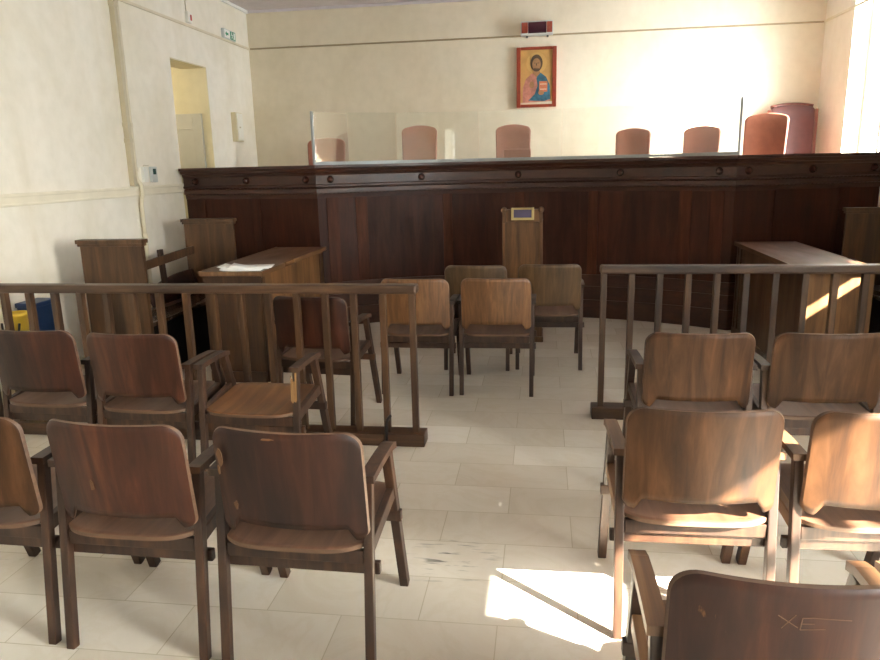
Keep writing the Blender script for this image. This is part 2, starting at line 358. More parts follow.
# right wall with four windows; first one, behind camera, added as fill light
WINS = [(-2.6, -2.0, .95, 2.45), (-.52, .72, .95, 2.74), (3.6, 4.7, 1.56, 2.6), (7.70, 8.62, 1.1, 3.3)]
w = MB(); y = YF
for (a, b_, c, e) in WINS:
    w.box((XR, y, 0), (XR + T, a, ZC)); w.box((XR, a, 0), (XR + T, b_, c)); w.box((XR, a, e), (XR + T, b_, ZC)); y = b_
w.box((XR, y, 0), (XR + T, YB, ZC))
struct(w.build('wall_right', M['wall']))
for i, (a, b_, c, e) in enumerate(WINS):
    f = MB(); x0, x1 = XR + .17, XR + .23
    for lo, hi in (((x0, a, c), (x1, a + .05, e)), ((x0, b_ - .05, c), (x1, b_, e)), ((x0, a + .05, c), (x1, b_ - .05, c + .05)), ((x0, a + .05, e - .05), (x1, b_ - .05, e))): f.box(lo, hi, .004)
    m = (a + b_) / 2
    if i in (0, 3): f.box((x0, m - .03, c + .05), (x1, m + .03, e - .05), .004)
    zt = e - .42
    if i == 1: zt = 2.29
    f.box((x0 + .01, a + .05, zt - .025), (x1 - .01, b_ - .05, zt + .025), .004)
    fr = struct(f.build('window_%d' % (i + 1), M['window_paint']))
    MB().box((XR + .195, a + .05, c + .05), (XR + .2, b_ - .05, e - .05)).build('pane', M['pane'], fr)
    MB().box((XR - .04, a - .05, c - .04), (XR + .17, b_ + .05, c), .006).build('window_sill', M['window_paint'], fr)
    l = bpy.data.lights.new('window_portal', 'AREA'); l.shape = 'RECTANGLE'; l.size = b_ - a; l.size_y = e - c; l.cycles.is_portal = True
    o = bpy.data.objects.new('window_portal', l); COL.objects.link(o); o.location = (XR + .02, m, (c + e) / 2)
    o.rotation_euler = Matrix(((0, 0, 1), (1, 0, 0), (0, 1, 0))).to_euler()   # looks along -x, width along y
def blind_P(u, v):  # blind added out of view to narrow the sun to a low streak
    yy = 3.66 + u * .98; zz = 1.75 + v * .84
    return (XR + .10 + .004 * math.sin(yy * 40), yy, zz), (1, 0, 0)
b = MB().shell(blind_P, 40, 3, .003); b.tube([(XR + .1, 3.62, 2.57), (XR + .1, 4.68, 2.57)], .022); b.box((XR + .092, 3.66, 1.74), (XR + .108, 4.64, 1.76), .003)
bl = tag(b.build('added_sun_blind', M['blind']), 'unseen pale roller blind added to cut the sun in a right wall window', 'blind')

# trims
def trim(name, lo, hi, m, bev=.006): return struct(MB().box(lo, hi, bev).build(name, m))
t = MB(); t.box((XL, YF, 1.385), (XL + .022, 7.36, 1.465), .005); t.box((XL, YF, 1.44), (XL + .034, 7.36, 1.466), .006); t.box((XL, YF, 1.375), (XL + .03, 7.36, 1.395), .005)
struct(t.build('trim_1', M['trim']))
ZR = 3.12
trim('trim_2', (XL, YF, ZR - .016), (XL + .018, YB, ZR + .012), M['rail_paint'])
trim('trim_3', (XL, YB - .014, ZR - .012), (XR, YB, ZR + .008), M['rail_groove'])
trim('trim_4', (XR - .018, YF, ZR - .016), (XR, YB, ZR + .012), M['rail_paint'])
trim('trim_5', (XL, YF, ZC - .035), (XL + .035, YB, ZC), M['white_paint'])
trim('trim_6', (XL, YB - .03, ZC - .03), (XR, YB, ZC), M['ceiling'])
struct(MB().box((XL, YF, 0), (XL + .015, 7.2, .1), .004).build('baseboard_left', M['trunking']))

# ------------------------------------------------------------------ judges' bench
CX, CY, R0 = -.18, 4.2, 3.40
aL, aR = -math.asin((2.2 + CX) / R0), math.asin((1.75 - CX) / R0)
def arc(n=28, r=R0): return [(CX + r * math.sin(aL + (aR - aL) * k / n), CY + r * math.cos(aL + (aR - aL) * k / n)) for k in range(n + 1)]
pc = arc(); LW, RW = (XL + .04, 7.30), (XR - .04, 7.50)
full = [LW] + pc + [RW]            # runs left to right: right-hand side of the path faces the public
# dais
struct(MB().prism([(XL, YB), (XL, 7.45)] + [(p[0], p[1] + .12) for p in pc] + [(XR, 7.6), (XR, YB)], 0, .85, 'xy').build('platform', M['floor']))
bench = thing('judges_bench', 'long dark mahogany judges bench, curved in the middle, across the room', 'bench', (CX, 7.6, 0))
def bpart(mb, name, mat, par=bench):
    o = mb.build(name, mat, par); o.matrix_parent_inverse = Matrix.Translation((-CX, -7.6, 0)) if par is bench else Matrix(); return o
ZT = 1.622
bpart(MB().sweep(pc, [(0, .02), (0, 1.40), (-.05, 1.40), (-.05, .02)]), 'front_panel', M['mahogany'])
bpart(MB().sweep([LW, pc[0]], [(0, .02), (0, 1.40), (-.05, 1.40), (-.05, .02)]), 'wing_panel', M['mahogany'])
bpart(MB().sweep([pc[-1], RW], [(0, .02), (0, 1.40), (-.05, 1.40), (-.05, .02)]), 'wing_panel', M['mahogany'])
# cornice: deep top moulding, frieze band, two dark grooves
bpart(MB().sweep(full, [(-.07, 1.30), (.006, 1.30), (.012, 1.345), (.028, 1.352), (.028, 1.395), (.018, 1.402), (.018, 1.408), (.034, 1.415), (.034, 1.43), (.024, 1.44), (.024, 1.525), (.034, 1.532), (.040, 1.555), (.058, 1.562), (.066, 1.59), (.082, 1.596), (.082, ZT), (-.07, ZT)]), 'cornice', M['mahogany_trim'])
def along(path, step):
    out = []; acc = 0
    for i in range(len(path) - 1):
        p, q = Vector(path[i]), Vector(path[i + 1]); L = (q - p).length; d = (q - p) / L; s = -acc % step if i else step / 2
        s = (step - acc) if i else step / 2
        while s < L: out.append((p + d * s, d)); s += step
        acc = L - (s - step)
    return out
def beaded(path, step):
    pts = []; k = 0
    for i in range(len(path) - 1):
        p, q = Vector(path[i]), Vector(path[i + 1]); n = max(1, round((q - p).length / step)); d_ = (q - p) / n
        for m_ in range(n): pts.append(p + d_ * m_)
    pts.append(Vector(path[-1])); return pts
for zz, oo in ((1.4055, .020), (1.349, .016)):
    pts = beaded(full, .022); q = []
    for i, p in enumerate(pts):
        a = pts[max(0, i - 1)]; c = pts[min(len(pts) - 1, i + 1)]; d_ = (c - a).normalized(); n = Vector((d_.y, -d_.x))
        q.append((p + n * (oo if i % 2 else oo - .010), n))
    b = bmesh.new(); rg = []
    for p, n in q: rg.append([b.verts.new((p.x + n.x * o, p.y + n.y * o, zz + h)) for o, h in ((-.012, -.006), (.004, -.005), (.008, 0), (.004, .005), (-.012, .006))])
    for i in range(len(rg) - 1):
        for k in range(5): b.faces.new((rg[i][k], rg[i][(k + 1) % 5], rg[i + 1][(k + 1) % 5], rg[i + 1][k]))
    b.faces.new(rg[0]); b.faces.new(rg[-1]); bmesh.ops.recalc_face_normals(b, faces=b.faces[:])
    bd = MB(); bd._merge(b); bpart(bd, 'bead_moulding', M['mahogany_trim'])
pl = MB()
pl.sweep(full, [(0, .45), (.014, .45), (.014, .33), (.03, .33), (.03, .19), (.05, .19), (.05, 0), (-.05, 0), (-.05, .45)])
bpart(pl, 'plinth', M['mahogany_trim'])
# stiles
def stile(p, d_, wdt, mat='mahogany_strip'):
    n = Vector((d_.y, -d_.x))
    c = Vector(p) + n * .003
    return MB().bar((c.x, c.y, .45), (c.x, c.y, 1.305), wdt, .012, .003, side=(d_.x, d_.y, 0)), mat
for i, wd in ((1, .12), (3, .12), (9, .1), (14, .1), (19, .1), (25, .12), (27, .12)):
    p, q = Vector(pc[i]), Vector(pc[min(i + 1, 28)]); mb, mt = stile(p, (q - p).normalized(), wd)
    bpart(mb, 'stile', M[mt])
for A, B_, fr in ((LW, pc[0], .12), (LW, pc[0], .55), (pc[-1], RW, .3), (pc[-1], RW, .75)):
    A, B_ = Vector(A), Vector(B_); mb, mt = stile(A + (B_ - A) * fr, (B_ - A).normalized(), .1, 'mahogany'); bpart(mb, 'stile', M[mt])
# round knobs on the frieze
kpos = []
for px in (-2.09, -1.24, -.25, .77, 1.63): 
    a = math.asin((px - CX) / R0); kpos.append((Vector((CX + R0 * math.sin(a), CY + R0 * math.cos(a))), Vector((math.cos(a), -math.sin(a)))))
for A, B_, frs in ((LW, pc[0], (.1, .5, .935)), (pc[-1], RW, (.07, .5, .93))):
    A, B_ = Vector(A), Vector(B_)
    for fr in frs: kpos.append((A + (B_ - A) * fr, (B_ - A).normalized()))
for p, d_ in kpos:
    n = Vector((d_.y, -d_.x)); k = MB().lathe([(.034, 0), (.036, .008), (.028, .012), (.03, .024), (.024, .038), (.010, .046)], (0, 0, 0), '-y', 14)
    o = bpart(k, 'knob', M['knob_wood']); c = p + n * .022
    o.parent = bench; o.matrix_parent_inverse = Matrix.Translation((-CX, -7.6, 0)); o.location = (c.x, c.y, 1.483); o.rotation_euler = (0, 0, math.atan2(d_.y, d_.x))
bpart(MB().sweep(full, [(-.07, 1.52), (-.07, 1.56), (-.45, 1.56), (-.45, 1.52)]), 'worktop', M['mahogany_trim'])
bpart(MB().sweep(full, [(-.40, .86), (-.40, 1.52), (-.43, 1.52), (-.43, .86)]), 'back_panel', M['mahogany'])

# acrylic screen standing on the bench
scr = thing('acrylic_screen', 'clear acrylic sneeze screen standing on top of the judges bench', 'screen', (CX, 7.5, 0))
def spart(mb, name, mat):
    o = mb.build(name, mat, scr); o.matrix_parent_inverse = Matrix.Translation((-CX, -7.5, 0)); return o
sp = arc(10, R0 + .03)
for k in range(0, 10, 2):
    a, b_ = Vector(sp[k]), Vector(sp[k + 2]); d_ = (b_ - a).normalized(); a = a + d_ * .006; b_ = b_ - d_ * .006; c = (a + b_) / 2
    spart(MB().bar((c.x, c.y, ZT + .03), (c.x, c.y, 2.12), (b_ - a).length, .005, 0, side=(d_.x, d_.y, 0)), 'panel', M['acrylic'])
for p, q in ((sp[0], (sp[0][0] + .20, sp[0][1] + .56)), (sp[-1], (sp[-1][0] + .165, sp[-1][1] + .62))):
    a, b_ = Vector(p), Vector(q); d_ = (b_ - a).normalized(); c = (a + b_) / 2
    rp = spart(MB().bar((c.x, c.y, ZT + .001), (c.x, c.y, 2.13), (b_ - a).length, .006, 0, side=(d_.x, d_.y, 0)), 'side_panel', M['acrylic_side'])
    e_ = MB().bar((a.x, a.y, ZT + .001), (a.x, a.y, 2.13), .022, .022, .003, side=(d_.x, d_.y, 0)); e_.build('panel_edge', M['acrylic_edge'], rp)
spart(MB().sweep(sp, [(-.015, ZT + .001), (-.015, ZT + .032), (.012, ZT + .032), (.012, ZT + .001)]), 'base_strip', M['acrylic_edge'])

# ------------------------------------------------------------------ judges' chairs
def arch_panel(mb, w_, z0, z1, arch, th, y0, lean, bow=.03, mi=0, taper=.92, rc=.03):
    def P(u, v):
        s_ = 2 * u - 1
        edge = rc - math.sqrt(max(0, rc * rc - max(0, abs(s_) * w_ / 2 - (w_ / 2 - rc)) ** 2))
        zt = z1 - arch * s_ * s_ - edge
        z = z0 + (zt - z0) * v; k = taper + (1 - taper) * v
        x = s_ * w_ / 2 * k
        return (x, y0 + lean * (z - z0) + bow * (1 - s_ * s_) , z), (0, 1, 0)
    mb.shell(P, 25, 8, th, mi); return mb
def judge_chair(x, y, w_, ztop, label, rz=0, dark=False):
    t = thing('leather_chair', label, 'chair', (x, y, .85), rz, 'leather judges chairs behind the bench'); lm = M['leather_dark'] if dark else M['leather']
    h = ztop - .85
    bk = arch_panel(MB(), w_, .42, h, .042, .055, .20, .10).build('backrest', lm, t)
    bk.modifiers.new('b', 'BEVEL').width = .012
    if dark:
        fr = MB()
        pts = [(-w_ / 2 - .012, .235, .40), (-w_ / 2 - .02, .30, h - .10), (-w_ / 2 - .015, .30, h - .075)]
        for s_ in (-1, 1): fr.bar((s_ * (w_ / 2 * .93 + .01), .20, .35), (s_ * (w_ / 2 + .012), .20 + .1 * (h - .5), h - .055), .035, .06, .005)
        fr.tube([(w_ / 2 * (2 * k / 16 - 1) * .93, .225 + .1 * (h - .42) + .03 * (1 - (2 * k / 16 - 1) ** 2), h + .006 - .03 * (2 * k / 16 - 1) ** 2) for k in range(17)], .024)
        fr.build('back_frame', M['chair_edge'], t)
    st = MB(); st.box((-.24, -.28, .40), (.24, .24, .49), .03); st.build('seat', lm, t)
    for s_ in (-1, 1):
        a = MB(); a.bar((s_ * .26, -.20, .68), (s_ * .26, .20, .70), .05, .035, .01); a.bar((s_ * .26, -.17, .42), (s_ * .26, -.17, .68), .035, .035, .006); a.build('armrest', M['chair_edge'], t)
        for yy in (-.23, .2):
            MB().bar((s_ * .2, yy, .40), (s_ * .21, yy * 1.05, 0), .042, .042, .006).build('leg', M['chair_edge'], t)
    return t
judge_chair(-2.60, 8.42, .47, 1.95, 'salmon leather judge chair seen through the bright reflecting screen at bench left end')
judge_chair(-1.455, 8.42, .425, 2.06, 'salmon leather judge chair second from left behind the bench')
judge_chair(-.345, 8.42, .41, 2.04, 'salmon leather judge chair below and left of the framed icon')
judge_chair(.965, 8.42, .39, 1.955, 'salmon leather judge chair first to the right of the framed icon', rz=rad(-12))
judge_chair(1.70, 8.55, .405, 1.965, 'salmon leather judge chair just left of the upright screen edge', rz=rad(-22))
judge_chair(2.28, 8.25, .445, 2.065, 'salmon leather judge chair in front of the tall burgundy chair', rz=rad(-27))
judge_chair(2.88, 8.97, .49, 2.19, 'tall burgundy leather chair with carved wooden frame in right corner', rz=rad(-4), dark=True)
fc = MB(); fc.box((-.41, 7.86, 1.561), (-.125, 7.885, 1.745), .012); fc.box((-.405, 7.853, 1.565), (-.13, 7.862, 1.735), .004)
tag(fc.build('leather_folder', M['leather']), 'small salmon leather folder upright on the bench below the icon', 'folder')

# ------------------------------------------------------------------ things on the walls
pic = thing('framed_icon', 'red framed icon of a robed figure with book on the back wall', 'picture', (-.088, YB, 2.628))
PW, PH = .49, .71
f = MB()
for lo, hi in (((-PW / 2, -.045, -PH / 2), (-PW / 2 + .05, 0, PH / 2)), ((PW / 2 - .05, -.045, -PH / 2), (PW / 2, 0, PH / 2)), ((-PW / 2 + .05, -.045, -PH / 2), (PW / 2 - .05, 0, -PH / 2 + .035)), ((-PW / 2 + .05, -.045, PH / 2 - .035), (PW / 2 - .05, 0, PH / 2))): f.box(lo, hi, .006)
f.build('picture_frame', M['icon_frame'], pic)
f = MB()
W2, H2 = PW / 2 - .05, PH / 2 - .035
f.box((-W2, -.028, -H2), (W2, -.002, H2))
def disc(cx, cz, rx, rz_, y_, mi, n=28, a0=0, a1=360):
    f.prism([(cx + rx * math.cos(rad(a0 + (a1 - a0) * k / n)), cz + rz_ * math.sin(rad(a0 + (a1 - a0) * k / n))) for k in range(n)], y_, y_ + .002, 'xz', mi)
def shape(pts, y_, mi): f.prism(pts, y_, y_ + .002, 'xz', mi)
disc(0, .165, .125, .125, -.030, 1)
shape([(-.17, -.30), (-.165, -.12), (-.13, -.02), (-.06, .045), (.05, .05), (.12, .0), (.165, -.10), (.17, -.30)], -.032, 2)     # red tunic
shape([(.02, .06), (.05, .052), (.12, .0), (.165, -.10), (.172, -.26), (.10, -.285), (-.10, -.275), (-.02, -.20), (.015, -.10), (.0, -.02)], -.034, 3)   # blue mantle
shape([(-.03, .12), (.03, .12), (.045, .045), (0, .0), (-.045, .045)], -.036, 4)
disc(0, .165, .075, .10, -.038, 5)
disc(0, .150, .052, .072, -.040, 4)
disc(0, .105, .036, .036, -.042, 5, a0=180, a1=360)
for s_ in (-1, 1): disc(s_ * .02, .165, .009, .005, -.0425, 5, 10)
shape([(-.004, .165), (.004, .165), (.007, .135), (-.007, .135)], -.0425, 5)
shape([(.035, -.05), (.135, -.05), (.135, -.175), (.035, -.18)], -.040, 6)        # book
shape([(.045, -.08), (.125, -.08), (.125, -.088), (.045, -.088)], -.042, 7); shape([(.045, -.14), (.125, -.14), (.125, -.148), (.045, -.148)], -.042, 7)
disc(.06, -.185, .035, .028, -.043, 4); disc(-.055, -.09, .03, .04, -.043, 4)
shape([(-W2, -H2), (W2, -H2), (W2, -H2 + .03), (-W2, -H2 + .02)], -.036, 7)
f.build('painting', [M['icon_bg'], M['icon_halo'], M['icon_red'], M['icon_blue'], M['icon_skin'], M['icon_hair'], M['icon_book'], M['icon_white']], pic)

lb = thing('wall_display', 'small wall display box with dark red screen above the icon', 'display', (-.086, YB, 3.187))
MB().box((-.195, -.11, -.08), (.195, 0, .08), .006).build('casing', M['grey_plastic'], lb)
MB().box((-.105, -.116, -.06), (.115, -.108, .068), .002).build('screen', M['dark_display'], lb)
for a in ((-.185, -.11), (.12, .185)): MB().box((a[0], -.115, -.055), (a[1], -.109, .068), .002).build('side_panel', M['orange_panel'], lb)
for a in (-.12, .13): MB().box((a - .012, -.06, -.095), (a + .012, 0, -.079), .002).build('bracket', M['iron'], lb)

ex = thing('exit_sign', 'green and white emergency exit sign high on the left wall', 'sign', (XL, 8.80, 3.185))
MB().box((0, -.17, -.055), (.035, .17, .055), .004).build('casing', M['grey_plastic'], ex)
f = MB(); f.box((.034, -.15, -.045), (.038, -.0, .045), 0, 0); f.box((.034, 0, -.045), (.038, .155, .045), 0, 1)
def yz(pts, mi, x=.038): f.prism(pts, x, x + .002, 'yz', mi)
f.lathe([(.011, 0), (.011, .002)], (.038, .05, .028), 'x', 12, 0)                                   # running figure
yz([(.035, .018), (.062, .015), (.07, -.012), (.055, -.012)], 0); yz([(.055, -.01), (.068, -.01), (.09, -.036), (.078, -.038)], 0); yz([(.055, -.01), (.066, -.012), (.05, -.03), (.025, -.034), (.025, -.027), (.044, -.023)], 0)
yz([(.06, .012), (.064, .004), (.085, .002), (.088, .010)], 0); yz([(.04, .016), (.034, .010), (.022, -.004), (.028, -.008)], 0)
yz([(.10, -.038), (.142, -.038), (.142, .038), (.10, .038)], 0)
yz([(-.05, .012), (-.05, -.012), (-.10, -.012), (-.10, -.028), (-.135, 0), (-.10, .028), (-.10, .012)], 1)
f.build('sign_face', [M['white_paint'], M['green']], ex)

wb = thing('wall_box', 'tall beige casing on the left wall between opening and corner', 'box', (XL, 8.81, 2.11))
MB().box((0, -.105, -.175), (.06, .105, .175), .008).build('casing', M['beige_plastic'], wb); MB().box((.058, -.07, -.16), (.07, .085, .165), .005).build('cover', M['white_plastic'], wb); MB().box((.069, -.03, -.01), (.074, .01, .006), .001).build('catch', M['trunking'], wb)

th = thing('thermostat', 'grey white room thermostat with small dark screen on left wall', 'thermostat', (XL, 6.727, 1.57))
MB().box((0, -.055, -.075), (.028, .055, .075), .008).build('casing', M['grey_plastic'], th); MB().box((.027, -.025, .0), (.030, .03, .055), .001).build('screen', M['lcd'], th)
sw = thing('switch_box', 'plain white junction box between pipe and thermostat', 'box', (XL, 6.567, 1.572))
MB().box((0, -.042, -.072), (.03, .042, .072), .005).build('casing', M['white_plastic'], sw)
MB().tube([(XL - XL + .006, .0, .072), (.006, .01, .085), (.006, .1, .085)], .004, 6).build('cable', M['trunking'], sw)
al = thing('alarm_button', 'small white fire alarm box with red button above left wall opening', 'alarm', (XL, 7.785, 3.20))
MB().box((0, -.045, -.055), (.04, .045, .055), .006).build('casing', M['white_plastic'], al); MB().box((.039, .0, -.03), (.046, .028, .028), .003).build('button', M['red'], al)
MB().tube([(.008, -.02, .05), (.008, -.03, .375)], .005, 6).build('cable', M['trunking'], al)

p = MB(); p.tube([(XL + .022, 6.40, ZC - .04), (XL + .022, 6.40, 1.56), (XL + .028, 6.405, 1.52), (XL + .058, 6.415, 1.47), (XL + .058, 6.42, 1.40), (XL + .04, 6.425, 1.35), (XL + .03, 6.425, 1.30), (XL + .03, 6.425, .02)], .021, 12)
for zz in (3.3, 2.02, 1.62, 1.0): p.lathe([(.026, -.02), (.026, .02)], (XL + (.022 if zz > 1.5 else .03), 6.40 if zz > 1.5 else 6.425, zz))
tag(p.build('heating_pipe', M['pipe']), 'slim cream pipe running down the left wall over the wainscot rail', 'pipe')
p = MB(); p.box((XL, 6.312, 1.47), (XL + .05, 6.366, ZC - .04), .006); 
for zz in (2.02, 1.88, 3.05): p.box((XL, 6.305, zz - .02), (XL + .055, 6.370, zz + .02), .004)
tag(p.build('cable_trunking', M['trunking']), 'flat beige cable duct ending on the left wainscot rail', 'duct')

# ------------------------------------------------------------------ plywood armchairs
CHAIR = {}
def back_y(x, z):
    q = x / .249
    return .036 - (z - .5) * .11 - .050 * (1 - q * q)
def chair_meshes():
    HW = .262
    # backrest: rounded plywood panel bent around the sitter
    def bp(u, v):
        s_ = math.sin((u - .5) * math.pi); x = s_ * .240
        r = .058; e = abs(x) - (.240 - r); top = .843 - (r - math.sqrt(max(0, r * r - e * e)) if e > 0 else 0)
        ax = abs(x); k = min(1, max(0, (ax - .180) / .025)); k = k * k * (3 - 2 * k)
        bot = .519 - .040 * k
        e2 = ax - (.240 - .03)
        if e2 > 0: bot += .03 - math.sqrt(max(0, .0009 - e2 * e2))
        z = bot + (top - bot) * v
        return (x, back_y(x, z), z), Vector((.36 * s_, 1, .11)).normalized()
    CHAIR['backrest'] = MB().shell(bp, 41, 14, .012, rim=1).mesh('backrest')
    def sp_(u, v):
        s_ = math.sin((u - .5) * math.pi); x = s_ * .228
        rear = -.004 + .05 * abs(s_) ** 5; front = .475 - .03 * abs(s_) ** 5
        y = rear + (front - rear) * v
        z = .436 + .030 * (v ** 1.3) - .016 * math.sin(min(1, v * 1.25) * math.pi) * (1 - s_ * s_) + .004 * s_ * s_
        if v > .86: z -= (v - .86) * .12
        return (x, y, z), (0, 0, 1)
    CHAIR['seat'] = MB().shell(sp_, 31, 18, .014, rim=1).mesh('seat')
    for s_, nm in ((-1, 'L'), (1, 'R')):
        CHAIR['rear_leg' + nm] = MB().bar((s_ * .245, .0, 0), (s_ * .245, .078, .655), .030, .032, .004).mesh('leg')
        CHAIR['front_leg' + nm] = MB().bar((s_ * .246, .53, 0), (s_ * .247, .315, .652), .033, .040, .004).mesh('leg')
        a = MB()
        def ap(u, v):
            y = .045 + u * .315; cx = s_ * (.252 - .004 * (1 - u)); hw = .023 - .002 * u
            z = .662 + .005 * math.sin(u * math.pi) - (.010 * max(0, u - .85) / .15)
            return (cx + (v - .5) * 2 * hw, y, z), (0, 0, 1)
        a.shell(ap, 14, 3, .024, smooth=False)
        CHAIR['armrest' + nm] = a.mesh('armrest')
        r_ = MB().bar((s_ * .243, .06, .425), (s_ * .246, .40, .475), .026, .05, .004)
        CHAIR['side_rail' + nm] = r_.mesh('side_rail')
    CHAIR['apron'] = MB().box((-.228, .038, .376), (.228, .058, .424), .004).mesh('apron')
    CHAIR['link0'] = MB().box((-.274, .060, .330), (.274, .084, .370), .004).mesh('stretcher')
    CHAIR['link1'] = MB().bar((-.274, .395, .365), (.274, .395, .365), .04, .03, .004, side=(0, 0, 1)).mesh('stretcher')
chair_meshes()
def inst(key, name, mat, par, mesh=None):
    me = mesh or CHAIR[key]
    if not me.materials:
        me.materials.append(mat); me.materials.append(M['ply_edge'])
    o = bpy.data.objects.new(name, me); COL.objects.link(o); o.parent = par
    o.material_slots[0].link = 'OBJECT'; o.material_slots[0].material = mat
    return o
SEATS = 'wooden armchairs for the public and the parties'
def armchair(x, y, deg, back, label, seat='seat_ply', leg='frame_dark', arm='frame_dark', broken=False, skew=None):
    t = thing('wooden_armchair', label, 'chair', (x, y, 0), rad(deg), SEATS)
    if not broken:
        b = inst('backrest', 'backrest', M[back], t)
        if skew: b.location.x = skew[0]; b.rotation_euler.z = rad(skew[1])
    inst('seat', 'seat', M[seat], t)
    for nm in 'LR':
        inst('rear_leg' + nm, 'leg', M[leg], t); inst('front_leg' + nm, 'leg', M[leg], t)
        inst('armrest' + nm, 'armrest', M[arm], t); inst('side_rail' + nm, 'side_rail', M[arm], t)
    inst('apron', 'apron', M[leg], t); inst('link0', 'stretcher', M[leg], t); inst('link1', 'stretcher', M[leg], t)
    return t
a1 = armchair(-.776, 1.94, -1, 'back_dark', 'dark wooden armchair with chipped veneer, aisle end of the nearest left row', skew=(.015, -2.2))
a2 = armchair(-1.35, 1.96, -1, 'back_red', 'streaky red brown wooden armchair, second from the aisle in the nearest left row', skew=(.015, -2.2))
armchair(-1.92, 1.985, -1, 'back_brown', 'lighter brown wooden armchair cut by the left photo edge, nearest left row', skew=(.015, -2.2))
b1 = armchair(-1.415, 3.11, -2, 'back_red', 'wooden armchair with its backrest missing, before the left railing', seat='seat_worn', broken=True)
armchair(-1.975, 3.13, -2, 'back_red', 'red brown wooden armchair beside the backless chair, before the left railing')
armchair(-2.545, 3.18, -2, 'back_dark', 'dark wooden armchair in front of the blue bin, before the left railing')
armchair(.513, 2.225, 1, 'back_brown', 'brown wooden armchair at the aisle end of the second right row', arm='frame_light')
armchair(1.075, 2.235, 2, 'back_brown', 'wooden armchair lit by a broad sunbeam, second from aisle in second right row', arm='frame_light')
armchair(.71, 3.26, 1, 'back_brown', 'brown wooden armchair before the right railing, nearest the aisle')
armchair(1.27, 3.28, 2, 'back_brown', 'brown wooden armchair before the right railing, second from the aisle')
c1 = armchair(.49, 1.285, 0, 'back_dark', 'large foreground armchair with letters scratched into its back, bottom right corner', arm='frame_light')
armchair(1.06, 1.29, 0, 'back_brown', 'wooden armchair showing only an armrest at the bottom right photo edge', arm='frame_light')
armchair(-.87, 4.80, -1, 'back_light', 'light brown armchair of the middle group, behind the end post of left railing', leg='frame_dark')
armchair(-.31, 4.82, 0, 'back_light', 'light brown armchair of the middle group, nearer pair, right one', leg='frame_dark')
armchair(-.505, 5.45, 0, 'back_olive', 'dull brown armchair of the middle group, farther pair, left one, half hidden')
armchair(.06, 5.50, 1, 'back_olive', 'dull brown armchair of the middle group, farther pair, right of the lectern')
armchair(-1.40, 4.12, -5, 'back_dark', 'dark wooden armchair behind the left railing, before the left desk')
# splintered post of the broken chair
sp2 = MB()
for k in range(7):
    sp2.bar((.232 + k * .004, .030 + .001 * (k % 2), .50 + .02 * random.random()), (.232 + k * .004 + random.uniform(-.002, .002), .044, .60 + random.random() * .05), .004, .006, .001)
sp2.build('splintered_post', M['splinter'], b1)
def chips(par, spots):
    rr = random.Random(len(spots))
    for cx, cz, w_, h_ in spots:
        mb = MB(); n = 11; b = bmesh.new(); lo = []; hi = []
        for k in range(n):
            a = 2 * math.pi * k / n; q = rr.uniform(.65, 1.1); x = cx + w_ * q * math.cos(a); z = cz + h_ * q * math.sin(a)
            lo.append(b.verts.new((x, back_y(x, z) - .004, z))); hi.append(b.verts.new((x, back_y(x, z) - .0068, z)))
        b.faces.new(hi)
        for k in range(n): b.faces.new((lo[k], lo[(k + 1) % n], hi[(k + 1) % n], hi[k]))
        bmesh.ops.recalc_face_normals(b, faces=b.faces[:]); mb._merge(b); mb.build('chipped_veneer', M['chip'], par)
chips(a1, [(-.195, .742, .011, .030), (-.205, .70, .006, .018), (-.158, .585, .009, .017), (-.02, .822, .02, .004), (.055, .815, .008, .006)])
chips(a2, [(-.062, .63, .008, .022), (.075, .80, .016, .006), (.10, .818, .012, .004)])
# letters scratched into the foreground chair
sc = MB()
def scr_line(x0, z0, x1, z1):
    x0 -= .045; x1 -= .045; z0 += .012; z1 += .012
    sc.bar((x0, back_y(x0, z0) - .0066, z0), (x1, back_y(x1, z1) - .0066, z1), .0014, .0012, 0, side=(0, 0, 1))
scr_line(-.008, .766, .028, .742); scr_line(.022, .770, .0, .738); scr_line(.034, .764, .032, .738); scr_line(.034, .764, .052, .766); scr_line(.032, .751, .056, .753); scr_line(.032, .738, .076, .742); scr_line(.052, .766, .12, .762)
sc.build('scratched_letters', M['scratch'], c1)

# ------------------------------------------------------------------ railings
def railing(name, label, y, x0, x1, ztop, posts, step, base0, seed):
    random.seed(seed)
    t = thing(name, label, 'railing', (0, y, 0), 0, 'wooden railings dividing the court')
    b = MB(); b.bar((x0, 0, ztop - .026), (x1, 0, ztop - .026), .05, .085, .012, side=(0, 0, 1)); b.build('top_rail', M['rail_wood'], t)
    b = MB(); b.box((base0, -.06, 0), (x1, .07, .075), .006); b.build('base_beam', M['rail_wood'], t)
    x = posts
    while min(x0, x1) + .02 < x < max(x0, x1) - .01:
        MB().box((-.018, -.02, .07), (.018, .02, ztop - .045), .003).build('post', M['post_wood'], t).location = (x, 0, 0)
        x += step
    return t
rl = railing('wooden_railing', 'dark wooden railing on the left side, ending at the aisle', 3.90, -.685, XL + .06, .955, -.722, -.1690, -.665, 1)
railing('wooden_railing', 'dark wooden railing on the right side, ending at the aisle', 4.45, .354, XR - .03, .978, .378, .1665, .322, 2)
MB().tube([(-.885, -.075, .0), (-.885, -.075, .13), (-.88, -.06, .16), (-.87, -.02, .175)], .010, 8).build('latch', M['iron'], rl)
rl.children[-1].location.y = -.02

